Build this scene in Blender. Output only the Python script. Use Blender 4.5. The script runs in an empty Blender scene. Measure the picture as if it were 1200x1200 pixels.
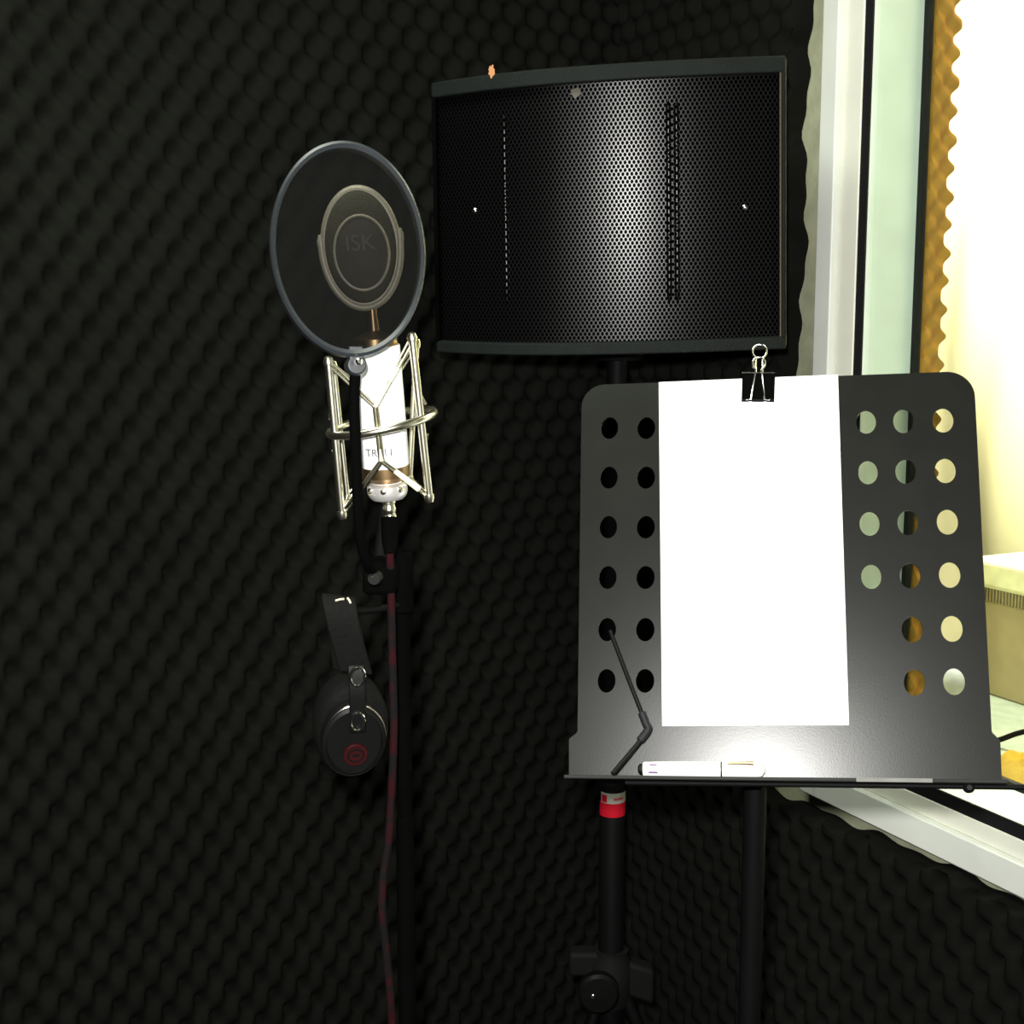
import bpy, bmesh, math, random
from mathutils import Vector, Matrix
V = Vector
PI = math.pi
random.seed(7)
scn = bpy.context.scene
COL = scn.collection

# ------------------------------------------------------------------ camera
F = 1563.0                      # focal length in pixels of a 1200 px frame
CAM = V((0, 0, 1.45))
PIT = math.radians(7.8)
FWD = V((0, math.cos(PIT), -math.sin(PIT)))
UPV = V((0, math.sin(PIT), math.cos(PIT)))
cd = bpy.data.cameras.new('camera')
cam = bpy.data.objects.new('camera', cd)
COL.objects.link(cam)
cam.location = CAM
cam.rotation_euler = (PI / 2 - PIT, 0, 0)
cd.sensor_fit = 'HORIZONTAL'
cd.angle = 2 * math.atan(600 / F)
cd.clip_start = 0.02
scn.camera = cam

def ray(px, py):
    return FWD + V((1, 0, 0)) * ((px - 600) / F) + UPV * ((600 - py) / F)
def at(px, py, d):
    return CAM + ray(px, py) * d
def hit(px, py, p, n):
    r = ray(px, py)
    return CAM + r * ((p - CAM).dot(n) / r.dot(n))

# ------------------------------------------------------------------ materials
MATS = {}
def mat(name, col, rough=0.5, metal=0.0, spec=0.5, var=0.12, vscale=40, bump=0.0, bscale=300, sheen=0.0, coat=0.0):
    m = bpy.data.materials.new(name)
    m.use_nodes = True
    nt = m.node_tree
    b = nt.nodes['Principled BSDF']
    tc = nt.nodes.new('ShaderNodeTexCoord')
    nz = nt.nodes.new('ShaderNodeTexNoise')
    nz.inputs['Scale'].default_value = vscale
    nz.inputs['Detail'].default_value = 4
    nt.links.new(tc.outputs['Object'], nz.inputs['Vector'])
    rp = nt.nodes.new('ShaderNodeValToRGB')
    rp.color_ramp.elements[0].position = 0.3
    rp.color_ramp.elements[1].position = 0.7
    rp.color_ramp.elements[0].color = tuple(c * (1 - var) for c in col) + (1,)
    rp.color_ramp.elements[1].color = tuple(min(1, c * (1 + var)) for c in col) + (1,)
    nt.links.new(nz.outputs['Fac'], rp.inputs['Fac'])
    nt.links.new(rp.outputs['Color'], b.inputs['Base Color'])
    b.inputs['Roughness'].default_value = rough
    b.inputs['Metallic'].default_value = metal
    b.inputs['Specular IOR Level'].default_value = spec
    b.inputs['Sheen Weight'].default_value = sheen
    b.inputs['Coat Weight'].default_value = coat
    if bump:
        n2 = nt.nodes.new('ShaderNodeTexNoise')
        n2.inputs['Scale'].default_value = bscale
        nt.links.new(tc.outputs['Object'], n2.inputs['Vector'])
        bp = nt.nodes.new('ShaderNodeBump')
        bp.inputs['Strength'].default_value = bump
        bp.inputs['Distance'].default_value = 0.002
        nt.links.new(n2.outputs['Fac'], bp.inputs['Height'])
        nt.links.new(bp.outputs['Normal'], b.inputs['Normal'])
    MATS[name] = m
    return m

M_foam = mat('black_foam', (.0066, .0070, .0057), .95, spec=.05, var=.12, vscale=9, bump=.2, bscale=420)
M_orange = mat('orange_foam', (.44, .195, .018), .9, spec=.1, var=.15, vscale=30, bump=.3, bscale=420)
M_wall = mat('dark_wall', (.02, .02, .018), .9, spec=.1)
M_plaster = mat('grey_plaster', (.36, .37, .25), .9, spec=.1, var=.16, vscale=25, bump=.4, bscale=120)
M_floor = mat('dark_carpet', (.03, .03, .03), .95, spec=.05, bump=.6)
M_cream = mat('cream_wall', (.85, .78, .5), .8, spec=.2)
M_alu = mat('white_aluminium', (.74, .76, .70), .38, spec=.5, var=.05, vscale=12)
M_alu2 = mat('white_aluminium_bead', (.78, .78, .67), .4, spec=.5, var=.05, vscale=12)
M_reveal = mat('pale_green_lining', (.68, .76, .69), .55, spec=.3, var=.06, vscale=14)
M_rubber = mat('black_rubber', (.008, .008, .009), .6, spec=.2)
M_desk = mat('black_powder_coat', (.0088, .0092, .0078), .26, spec=.17, var=.10, vscale=30, bump=.02, bscale=900)
M_edge = mat('dull_black_edge', (.012, .012, .011), .6, spec=.15)
M_matte = mat('matte_black', (.0010, .0010, .0010), .85, spec=.02)
M_olive = mat('tarnished_edge', (.055, .045, .024), .6, spec=.2)
M_black = mat('black_plastic', (.0034, .0034, .0034), .5, spec=.12)
M_blackm = mat('black_painted_steel', (.0026, .0026, .0028), .6, spec=.07)
M_cab = mat('black_cabinet_paint', (.0085, .0105, .0095), .7, spec=.12, bump=.4, bscale=600)
M_casting = mat('dark_casting', (.006, .0065, .006), .7, spec=.1)
M_inner = mat('dark_backing', (.004, .004, .004), .9, spec=.05)
M_paper = mat('white_paper', (.90, .90, .90), .8, spec=.1, var=.01)
M_chrome = mat('chrome', (.85, .84, .80), .16, metal=1, var=.04)
M_satin = mat('satin_chrome', (.85, .84, .82), .36, metal=.75, var=.04)
M_nickel = mat('warm_nickel', (.80, .77, .62), .26, metal=1, var=.06)
M_bronze = mat('bronze', (.30, .20, .10), .35, metal=1, var=.2)
M_white = mat('white_enamel', (.82, .84, .88), .35, spec=.4, var=.02)
M_ink = mat('dark_ink', (.05, .05, .05), .7, spec=.1)
M_hoop = mat('grey_plastic_hoop', (.017, .020, .023), .40, spec=.4)
M_red = mat('red_sticker', (.40, .006, .018), .45, spec=.2, var=.08)
M_label = mat('pale_label', (.36, .35, .31), .5, spec=.3)
M_dkred = mat('dark_red_badge', (.022, .0025, .003), .5, spec=.12)
M_chip = mat('bare_wood_chip', (.42, .20, .09), .8, spec=.1)
M_dust = mat('grey_dust', (.12, .11, .09), .9, spec=.05)
M_headgrille = mat('olive_head_grille', (.075, .07, .05), .8, spec=.1, bump=.5, bscale=900)
M_headring = mat('dull_nickel', (.50, .46, .36), .55, metal=.4, var=.1)
M_mark = mat('faint_grey_lettering', (.16, .15, .12), .7, spec=.1)
M_capsule = mat('capsule_disc', (.06, .055, .04), .7, var=.2)
M_penwhite = mat('white_pen_plastic', (.88, .87, .83), .3, spec=.4, var=.01)
M_purple = mat('purple_print', (.12, .06, .16), .5)
M_strap = mat('black_leatherette', (.0030, .0030, .0028), .75, spec=.08, bump=.3, bscale=250)
M_curtain = mat('cream_curtain', (.90, .78, .50), .85, spec=.1, var=.04, vscale=3)
M_tan = mat('tan_plastic', (.40, .31, .17), .6, spec=.3, var=.06)
M_dkslot = mat('brown_slot', (.10, .07, .03), .8)
M_yellow = mat('yellow_cloth', (.42, .25, .03), .85, spec=.1, bump=.6, bscale=200)
M_desktop = mat('pale_desktop', (.33, .36, .28), .6, spec=.3)
M_jar = mat('white_glazed', (.72, .74, .84), .25, spec=.5)
M_tape = mat('grey_tape', (.11, .11, .10), .5, spec=.2, var=.2, vscale=60)
M_elastic = mat('cream_sleeve', (.72, .70, .52), .5, spec=.3)

# glass: thin clear sheet
M_glass = bpy.data.materials.new('clear_glass'); M_glass.use_nodes = True
nt = M_glass.node_tree; nt.nodes.clear()
o_ = nt.nodes.new('ShaderNodeOutputMaterial'); mx = nt.nodes.new('ShaderNodeMixShader')
tr = nt.nodes.new('ShaderNodeBsdfTransparent'); gl = nt.nodes.new('ShaderNodeBsdfGlossy')
tr.inputs[0].default_value = (.95, .98, .95, 1); gl.inputs['Roughness'].default_value = .01
fr = nt.nodes.new('ShaderNodeLayerWeight'); fr.inputs['Blend'].default_value = .12
fm = nt.nodes.new('ShaderNodeMath'); fm.operation = 'POWER'; fm.inputs[1].default_value = 4.0
fa = nt.nodes.new('ShaderNodeMath'); fa.operation = 'MULTIPLY_ADD'; fa.inputs[1].default_value = .35; fa.inputs[2].default_value = .03
nt.links.new(fr.outputs['Facing'], fm.inputs[0]); nt.links.new(fm.outputs[0], fa.inputs[0])
nt.links.new(fa.outputs[0], mx.inputs[0]); nt.links.new(tr.outputs[0], mx.inputs[1]); nt.links.new(gl.outputs[0], mx.inputs[2])
nt.links.new(mx.outputs[0], o_.inputs[0])

# pop filter fabric: an open black weave, half see-through
M_screen = bpy.data.materials.new('sheer_black_nylon'); M_screen.use_nodes = True
nt = M_screen.node_tree; nt.nodes.clear()
o_ = nt.nodes.new('ShaderNodeOutputMaterial'); mx = nt.nodes.new('ShaderNodeMixShader')
tr = nt.nodes.new('ShaderNodeBsdfTransparent'); df = nt.nodes.new('ShaderNodeBsdfDiffuse')
df.inputs[0].default_value = (.0048, .0048, .0045, 1)
tc = nt.nodes.new('ShaderNodeTexCoord'); wn = nt.nodes.new('ShaderNodeTexNoise'); wn.inputs['Scale'].default_value = 700
mr = nt.nodes.new('ShaderNodeMapRange'); mr.inputs['To Min'].default_value = .68; mr.inputs['To Max'].default_value = .80
nt.links.new(tc.outputs['Object'], wn.inputs['Vector']); nt.links.new(wn.outputs['Fac'], mr.inputs['Value'])
nt.links.new(mr.outputs[0], mx.inputs[0]); nt.links.new(tr.outputs[0], mx.inputs[1]); nt.links.new(df.outputs[0], mx.inputs[2])
nt.links.new(mx.outputs[0], o_.inputs[0])

# perforated grille: hexagonal holes from the UV map (in metres)
def grille_mat():
    m = bpy.data.materials.new('perforated_black_grille'); m.use_nodes = True
    nt = m.node_tree; N = nt.nodes; L = nt.links
    b = N['Principled BSDF']
    tc = N.new('ShaderNodeTexCoord')
    def lattice(off):
        a = N.new('ShaderNodeVectorMath'); a.operation = 'ADD'; a.inputs[1].default_value = off
        L.new(tc.outputs['UV'], a.inputs[0])
        md = N.new('ShaderNodeVectorMath'); md.operation = 'MODULO'; md.inputs[1].default_value = (PX, PY, 1)
        L.new(a.outputs[0], md.inputs[0])
        sb = N.new('ShaderNodeVectorMath'); sb.operation = 'SUBTRACT'; sb.inputs[1].default_value = (PX / 2, PY / 2, 0)
        L.new(md.outputs[0], sb.inputs[0])
        sc = N.new('ShaderNodeVectorMath'); sc.operation = 'MULTIPLY'; sc.inputs[1].default_value = (1.25, 1, 0)
        L.new(sb.outputs[0], sc.inputs[0])
        ln = N.new('ShaderNodeVectorMath'); ln.operation = 'LENGTH'; L.new(sc.outputs[0], ln.inputs[0])
        return ln.outputs['Value']
    PX, PY = .0052, .0086
    d1 = lattice((1, 1, 0)); d2 = lattice((1 + PX / 2, 1 + PY / 2, 0))
    mn = N.new('ShaderNodeMath'); mn.operation = 'MINIMUM'; L.new(d1, mn.inputs[0]); L.new(d2, mn.inputs[1])
    st = N.new('ShaderNodeMapRange'); st.inputs['From Min'].default_value = .0020; st.inputs['From Max'].default_value = .0026
    L.new(mn.outputs[0], st.inputs['Value'])
    cr = N.new('ShaderNodeMix'); cr.data_type = 'RGBA'
    cr.inputs['A'].default_value = (.001, .001, .001, 1); cr.inputs['B'].default_value = (.0028, .0028, .0032, 1)
    L.new(st.outputs[0], cr.inputs['Factor']); L.new(cr.outputs['Result'], b.inputs['Base Color'])
    sp = N.new('ShaderNodeMath'); sp.operation = 'MULTIPLY'; sp.inputs[1].default_value = .42
    L.new(st.outputs[0], sp.inputs[0]); L.new(sp.outputs[0], b.inputs['Specular IOR Level'])
    b.inputs['Roughness'].default_value = .31
    return m
M_grille = grille_mat()

# braided cable: red flecks over black
def cable_mat():
    m = bpy.data.materials.new('red_black_braid'); m.use_nodes = True
    nt = m.node_tree; N = nt.nodes; L = nt.links
    b = N['Principled BSDF']; tc = N.new('ShaderNodeTexCoord')
    mp = N.new('ShaderNodeMapping'); mp.inputs['Scale'].default_value = (60, 60, 38)
    L.new(tc.outputs['Object'], mp.inputs[0])
    nz = N.new('ShaderNodeTexNoise'); nz.inputs['Scale'].default_value = 1.6; nz.inputs['Detail'].default_value = 2
    L.new(mp.outputs[0], nz.inputs['Vector'])
    rp = N.new('ShaderNodeValToRGB'); e = rp.color_ramp.elements
    e[0].position = .42; e[0].color = (.004, .0035, .004, 1); e[1].position = .58; e[1].color = (.016, .002, .003, 1)
    L.new(nz.outputs['Fac'], rp.inputs[0]); L.new(rp.outputs[0], b.inputs['Base Color'])
    b.inputs['Roughness'].default_value = .9; b.inputs['Specular IOR Level'].default_value = .08
    return m
M_cable = cable_mat()

# ------------------------------------------------------------------ mesh builder
class MB:
    def __init__(s): s.v = []; s.f = []; s.uv = None
    def add(s, vs, fs):
        k = len(s.v); s.v += [V(x) for x in vs]; s.f += [tuple(i + k for i in f) for f in fs]; return s
    def hexa(s, p):   # 8 points: bottom 0-3, top 4-7
        return s.add(p, [(3, 2, 1, 0), (4, 5, 6, 7), (0, 1, 5, 4), (1, 2, 6, 5), (2, 3, 7, 6), (3, 0, 4, 7)])
    def box(s, c, ax, dim):   # centre, three axes, three full sizes
        x, y, z = [V(a).normalized() * d / 2 for a, d in zip(ax, dim)]; c = V(c)
        return s.hexa([c - x - y - z, c + x - y - z, c + x + y - z, c - x + y - z,
                       c - x - y + z, c + x - y + z, c + x + y + z, c - x + y + z])
    def tube(s, pts, r, seg=14, closed=False, flat=1.0, up=None):
        pts = [V(p) for p in pts]; n = len(pts)
        rs = r if isinstance(r, (list, tuple)) else [r] * n
        prev = None; rings = []
        for i, p in enumerate(pts):
            if closed: t = pts[(i + 1) % n] - pts[i - 1]
            else: t = pts[min(i + 1, n - 1)] - pts[max(i - 1, 0)]
            t.normalize()
            if prev is None:
                a = V(up) if up else (V((0, 0, 1)) if abs(t.z) < .9 else V((1, 0, 0)))
            else: a = prev
            a = (a - t * a.dot(t)).normalized(); prev = a
            b = t.cross(a)
            rings.append([p + (a * math.cos(q) * flat + b * math.sin(q)) * rs[i] for q in [2 * PI * j / seg for j in range(seg)]])
        vs = [x for rg in rings for x in rg]; fs = []
        for i in range(n if closed else n - 1):
            for j in range(seg):
                a, b = i * seg, ((i + 1) % n) * seg
                fs.append((a + j, a + (j + 1) % seg, b + (j + 1) % seg, b + j))
        if not closed:
            fs.append(tuple(range(seg))[::-1]); fs.append(tuple((n - 1) * seg + j for j in range(seg)))
        return s.add(vs, fs)
    def lathe(s, c, axis, prof, seg=40, side=None):   # prof: (radius, height along axis)
        a = V(axis).normalized(); h = V(side) if side else (V((1, 0, 0)) if abs(a.x) < .9 else V((0, 1, 0)))
        x = (h - a * h.dot(a)).normalized(); y = a.cross(x); c = V(c); vs = []; fs = []
        for r, t in prof:
            vs += [c + a * t + (x * math.cos(q) + y * math.sin(q)) * r for q in [2 * PI * j / seg for j in range(seg)]]
        for i in range(len(prof) - 1):
            for j in range(seg):
                k, l = i * seg, (i + 1) * seg
                fs.append((k + j, k + (j + 1) % seg, l + (j + 1) % seg, l + j))
        fs.append(tuple(range(seg))[::-1]); fs.append(tuple((len(prof) - 1) * seg + j for j in range(seg)))
        return s.add(vs, fs)
    def oval(s, c, x, y, n, prof, seg=56):   # stacked ovals: prof = (scale a, scale b, height) along n
        c, x, y, n = V(c), V(x), V(y), V(n); vs = []; fs = []
        for a, b, t in prof:
            vs += [c + n * t + x * a * math.cos(q) + y * b * math.sin(q) for q in [2 * PI * j / seg for j in range(seg)]]
        for i in range(len(prof) - 1):
            for j in range(seg):
                k, l = i * seg, (i + 1) * seg
                fs.append((k + j, k + (j + 1) % seg, l + (j + 1) % seg, l + j))
        fs.append(tuple(range(seg))[::-1]); fs.append(tuple((len(prof) - 1) * seg + j for j in range(seg)))
        return s.add(vs, fs)
    def band(s, path, half_w, half_t):   # path: (point, width dir, thickness dir)
        vs = []; fs = []
        for p, w, t in path:
            p, w, t = V(p), V(w).normalized() * half_w, V(t).normalized() * half_t
            vs += [p - w - t, p + w - t, p + w + t, p - w + t]
        for i in range(len(path) - 1):
            for j in range(4):
                k, l = 4 * i, 4 * i + 4
                fs.append((k + j, k + (j + 1) % 4, l + (j + 1) % 4, l + j))
        n = 4 * (len(path) - 1)
        fs += [(3, 2, 1, 0), (n, n + 1, n + 2, n + 3)]
        return s.add(vs, fs)

def make(name, mb, m, parent=None, smooth=True, bevel=0.0, angle=40):
    me = bpy.data.meshes.new(name)
    me.from_pydata([tuple(v) for v in mb.v], [], mb.f)
    if isinstance(mb.uv, list):
        ul = me.uv_layers.new(name='UVMap')
        for li, lp in enumerate(me.loops): ul.data[li].uv = mb.uv[lp.vertex_index]
    return link(name, me, m, parent, smooth, bevel, angle)

def world_of(o):
    return o['_m'] if '_m' in o else None
ROOT = {}
def link(name, me, m, parent=None, smooth=True, bevel=0.0, angle=40):
    bm = bmesh.new(); bm.from_mesh(me)
    bmesh.ops.recalc_face_normals(bm, faces=bm.faces); bm.to_mesh(me); bm.free()
    o = bpy.data.objects.new(name, me)
    COL.objects.link(o)
    if parent is not None:
        M = ROOT[parent.name]; me.transform(M.inverted()); o.parent = parent; ROOT[o.name] = M
    else:
        c = [v.co for v in me.vertices]
        lo = V((min(p.x for p in c), min(p.y for p in c), min(p.z for p in c))); hi = V((max(p.x for p in c), max(p.y for p in c), max(p.z for p in c)))
        b = V(((lo.x + hi.x) / 2, (lo.y + hi.y) / 2, lo.z)); M = Matrix.Translation(b)
        me.transform(M.inverted()); o.location = b; ROOT[o.name] = M
    if m: me.materials.append(m)
    if smooth:
        for p in me.polygons: p.use_smooth = True
        me.set_sharp_from_angle(angle=math.radians(angle))
    if bevel:
        bv = o.modifiers.new('bevel', 'BEVEL'); bv.width = bevel; bv.segments = 3; bv.limit_method = 'ANGLE'
        bv.angle_limit = math.radians(35)
    return o
def thing(name, label, cat, loc, rotz=0, group=None):
    o = bpy.data.objects.new(name, None); COL.objects.link(o)
    o.empty_display_size = .05; o.location = loc; o.rotation_euler = (0, 0, rotz)
    ROOT[o.name] = Matrix.Translation(V(loc)) @ Matrix.Rotation(rotz, 4, 'Z')
    o['label'] = label; o['category'] = cat
    if group: o['group'] = group
    return o
def tag(o, label, cat, group=None):
    o['label'] = label; o['category'] = cat
    if group: o['group'] = group
    return o
def struct(o):
    o['kind'] = 'structure'; return o
def lab(o, s):
    o['label'] = s; return o

def text_mesh(body, size, origin, xdir, ydir, ext=.0002):
    cu = bpy.data.curves.new('lettering', 'FONT'); cu.body = body; cu.size = size; cu.extrude = ext
    cu.align_x = 'CENTER'; cu.align_y = 'CENTER'
    to = bpy.data.objects.new('lettering', cu); COL.objects.link(to)
    dg = bpy.context.evaluated_depsgraph_get(); dg.update()
    me = bpy.data.meshes.new_from_object(to.evaluated_get(dg))
    bpy.data.objects.remove(to); bpy.data.curves.remove(cu)
    x = V(xdir).normalized(); y = V(ydir).normalized(); z = x.cross(y)
    M = Matrix(((x.x, y.x, z.x, 0), (x.y, y.y, z.y, 0), (x.z, y.z, z.z, 0), (0, 0, 0, 1)))
    me.transform(Matrix.Translation(V(origin)) @ M)
    return me

def plate_mesh(outline, holes, O, x, y, ext):   # flat plate with holes, extruded +-ext about its plane
    cu = bpy.data.curves.new('plate', 'CURVE'); cu.dimensions = '2D'; cu.fill_mode = 'BOTH'; cu.extrude = ext
    for poly in [outline] + holes:
        sp = cu.splines.new('POLY'); sp.points.add(len(poly) - 1); sp.use_cyclic_u = True
        for q, (a, b) in zip(sp.points, poly): q.co = (a, b, 0, 1)
    to = bpy.data.objects.new('plate', cu); COL.objects.link(to)
    dg = bpy.context.evaluated_depsgraph_get(); dg.update()
    me = bpy.data.meshes.new_from_object(to.evaluated_get(dg))
    bpy.data.objects.remove(to); bpy.data.curves.remove(cu)
    z = x.cross(y)
    M = Matrix(((x.x, y.x, z.x, O.x), (x.y, y.y, z.y, O.y), (x.z, y.z, z.z, O.z), (0, 0, 0, 1)))
    me.transform(M)
    return me

def fillet(corners, seg=10):   # (x, y, radius) list to a polygon
    out = []; n = len(corners)
    for i, (x, y, r) in enumerate(corners):
        p = V((x, y)); a = V(corners[i - 1][:2]); b = V(corners[(i + 1) % n][:2])
        if r <= 0: out.append((x, y)); continue
        u = (a - p).normalized(); w = (b - p).normalized()
        half = u.angle(w) / 2; d = min(r / math.tan(half), (a - p).length * .49, (b - p).length * .49); r2 = d * math.tan(half)
        c = p + (u + w).normalized() * (r2 / math.sin(half))
        s0 = p + u * d - c; s1 = p + w * d - c
        a0 = math.atan2(s0.y, s0.x); a1 = math.atan2(s1.y, s1.x); da = (a1 - a0 + PI) % (2 * PI) - PI
        for k in range(seg + 1):
            q = a0 + da * k / seg; out.append((c.x + r2 * math.cos(q), c.y + r2 * math.sin(q)))
    return out

def smoothpath(pts, n=8):   # Catmull-Rom
    P = [V(p) for p in pts]; P = [P[0] * 2 - P[1]] + P + [P[-1] * 2 - P[-2]]; out = []
    for i in range(1, len(P) - 2):
        for k in range(n):
            t = k / n; a, b, c, d = P[i - 1:i + 3]
            out.append(.5 * ((2 * b) + (c - a) * t + (2 * a - 5 * b + 4 * c - d) * t * t + (3 * b - a - 3 * c + d) * t ** 3))
    out.append(P[-2]); return out

# ------------------------------------------------------------------ room shell
Z = V((0, 0, 1))
CR = V((.18, 2.3, 0))                              # corner of the booth
DL = V((-math.sin(math.radians(49)), -math.cos(math.radians(49)), 0))   # along the left wall
NL = V((math.cos(math.radians(49)), -math.sin(math.radians(49)), 0))    # out of the left wall, into the room
WR = V((math.sin(math.radians(26)), -math.cos(math.radians(26)), 0))    # along the window wall, towards the camera
NR = V((math.cos(math.radians(26)), math.sin(math.radians(26)), 0))     # out through the window
H = 2.5
def W(s, e, z): return CR + WR * s + NR * e + Z * z
def wallhit(px, py, e):
    p = hit(px, py, CR + NR * e, NR); q = p - CR
    return q.dot(WR), q.z
TL = 2.75; SR = 3.45
A = CR + DL * TL; B = CR + WR * SR
BK = V((A.x, B.y, 0))
def slab(p, q, out, th, z0=0, z1=H):
    o = V(out) * th
    return [p + Z * z0, q + Z * z0, q + o + Z * z0, p + o + Z * z0, p + Z * z1, q + Z * z1, q + o + Z * z1, p + o + Z * z1]
struct(make('wall_left', MB().hexa(slab(CR - DL * .1, A, -NL, .08)), M_wall, smooth=False))
struct(make('wall_side', MB().hexa(slab(A, BK, V((-1, 0, 0)), .08)), M_wall, smooth=False))
struct(make('wall_back', MB().hexa(slab(BK, B, V((0, -1, 0)), .08)), M_wall, smooth=False))
FL = [A, BK, B, W(SR, 2.2, 0), W(-1.5, 2.2, 0), W(-1.5, .3, 0), W(-.12, .3, 0), W(-.12, 0, 0), CR - DL * .1]
fl = MB(); k = len(FL)
fl.add([p for p in FL] + [p - Z * .06 for p in FL], [tuple(range(k)), tuple(range(k, 2 * k))[::-1]] + [(i, (i + 1) % k, k + (i + 1) % k, k + i) for i in range(k)])
struct(make('floor', fl, M_floor, smooth=False))
ce = MB().add([p + Z * H for p in FL] + [p + Z * (H + .06) for p in FL], [tuple(range(k)), tuple(range(k, 2 * k))[::-1]] + [(i, (i + 1) % k, k + (i + 1) % k, k + i) for i in range(k)])
struct(make('ceiling', ce, M_wall, smooth=False))

# ---- the window wall and its window
s_f0 = wallhit(957, 300, -.02)[0]         # outer edge of the frame
s_f1 = wallhit(1003, 300, -.012)[0]       # inner edge of the frame, gasket starts
s_g = wallhit(1013, 300, -.010)[0]           # reveal plane
z_f0 = wallhit(1183, 1045, -.02)[1]
z_f1 = wallhit(1183, 979, -.012)[1]
z_g = wallhit(1183, 961, -.010)[1]
S1 = 1.75; Z1 = 2.25
EW = .108
def WB(mb, s0, s1, e0, e1, z0, z1):
    return mb.hexa([W(s0, e0, z0), W(s1, e0, z0), W(s1, e1, z0), W(s0, e1, z0), W(s0, e0, z1), W(s1, e0, z1), W(s1, e1, z1), W(s0, e1, z1)])
g = .004
wr = MB()
WB(wr, -.1, s_g - g, 0, EW, 0, H); WB(wr, S1 + .08, SR, 0, EW, 0, H)
WB(wr, s_g - g, S1 + .08, 0, EW, 0, z_g - g); WB(wr, s_g - g, S1 + .08, 0, EW, Z1 + .08, H)
struct(make('wall_right', wr, M_plaster, smooth=False))
win = bpy.data.objects.new('window_1', None); COL.objects.link(win); win.location = W(s_f0, 0, z_f0); ROOT['window_1'] = Matrix.Translation(win.location); struct(win)
def ringframe(mb, so, zo, si, zi, s1o, z1o, s1i, z1i, e0, e1):
    WB(mb, so, si, e0, e1, zo, z1o); WB(mb, s1i, s1o, e0, e1, zo, z1o)
    WB(mb, si, s1i, e0, e1, zo, zi); WB(mb, si, s1i, e0, e1, z1i, z1o); return mb
sm = s_f0 + (s_f1 - s_f0) * .46; zm = z_f0 + (z_f1 - z_f0) * .62
fr1 = ringframe(MB(), s_f0, z_f0, sm, zm, S1 + .08, Z1 + .08, S1 + .04, Z1 + .04, -.022, .03)
struct(make('window_frame', fr1, M_alu, win, smooth=True, bevel=.002))
fr2 = ringframe(MB(), sm, zm, s_f1, z_f1, S1 + .04, Z1 + .04, S1 + .012, Z1 + .012, -.012, .03)
struct(make('glazing_bead', fr2, M_alu2, win, smooth=True, bevel=.0015))
gk = ringframe(MB(), s_f1, z_f1, s_g, z_g, S1 + .012, Z1 + .012, S1 - .002, Z1 - .002, -.010, -.0075)
struct(make('gasket', gk, M_rubber, win, smooth=False))
struct(make('pane', WB(MB(), s_f1 + .004, S1 + .006, -.002, .002, z_f1 + .004, Z1 + .006), M_glass, win, smooth=False))
e2 = .073
rv = ringframe(MB(), s_g - g + .0005, z_g - g + .0005, s_g, z_g, S1 + .006, Z1 + .006, S1, Z1, -.0070, e2 + .012)
struct(make('reveal_lining', rv, M_reveal, win, smooth=False))
gk2 = ringframe(MB(), s_g, z_g, s_g + .008, z_g + .008, S1, Z1, S1 - .008, Z1 - .008, e2, e2 + .009)
struct(make('gasket', gk2, M_rubber, win, smooth=False))
struct(make('pane', WB(MB(), s_g + .002, S1 - .002, e2 + .003, e2 + .007, z_g + .002, Z1 - .002), M_glass, win, smooth=False))

# ------------------------------------------------------------------ acoustic foam (egg-crate relief)
PXF, PZF = .0465, .063
def egg(u, v, amp):
    p = (1 - math.cos(2 * PI * u / PXF) * math.cos(2 * PI * v / PZF)) / 2
    return amp * (1 - 2.5 * p ** 2.2)
def foam(name, pos, u0, u1, v0, v1, nu, nv, amp, base, m, ulim=None, vlim=None):
    """pos(u, v, h): point on the wall at height h above it"""
    mb = MB(); vs = []; fs = []
    for j in range(nv + 1):
        for i in range(nu + 1):
            a, b = i / nu, j / nv
            v = v0 + (v1 - v0) * b; u = u0 + (u1 - u0) * a
            if ulim: u = u0 + (ulim(v) - u0) * a
            if vlim: v = v0 + (vlim(u) - v0) * b
            vs.append(pos(u, v, base + egg(u, v, amp)))
    r = nu + 1
    for j in range(nv):
        for i in range(nu): fs.append((j * r + i, j * r + i + 1, (j + 1) * r + i + 1, (j + 1) * r + i))
    # edges back to the wall
    def skirt(idx):
        k = len(vs)
        for q in idx:
            j, i = divmod(q, r); a, b = i / nu, j / nv
            v = v0 + (v1 - v0) * b; u = u0 + (u1 - u0) * a
            if ulim: u = u0 + (ulim(v) - u0) * a
            if vlim: v = v0 + (vlim(u) - v0) * b
            vs.append(pos(u, v, .001))
        for t in range(len(idx) - 1): fs.append((idx[t], idx[t + 1], k + t + 1, k + t))
    skirt([j * r + nu for j in range(nv + 1)]); skirt([j * r for j in range(nv + 1)])
    skirt([nv * r + i for i in range(nu + 1)]); skirt([i for i in range(nu + 1)])
    mb.v = [V(p) for p in vs]; mb.f = fs
    return make(name, mb, m, angle=80)
fo = foam('acoustic_foam', lambda u, v, h: CR + DL * u + NL * h + Z * v,   .05, TL, .001, H - .001, 430, 300, .0115, .034, M_foam)
tag(fo, 'black egg-crate acoustic foam lining the left wall behind the microphone', 'acoustic foam', 'black foam on the booth walls')
s_e = wallhit(941, 250, -.004)[0]
def ulim(v): return s_e + .005 * math.sin(v * 21) + .004 * math.sin(v * 57 + 1) + .003 * math.sin(v * 113)
zsl = z_f0 - .026
fo = foam('acoustic_foam', lambda u, v, h: CR + WR * u - NR * h + Z * v, .03, s_e, zsl + .03, H - .001, 80, 170, .0115, .028, M_foam, ulim=ulim)
tag(fo, 'narrow strip of black egg-crate foam between the speaker and the window frame', 'acoustic foam', 'black foam on the booth walls')
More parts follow.
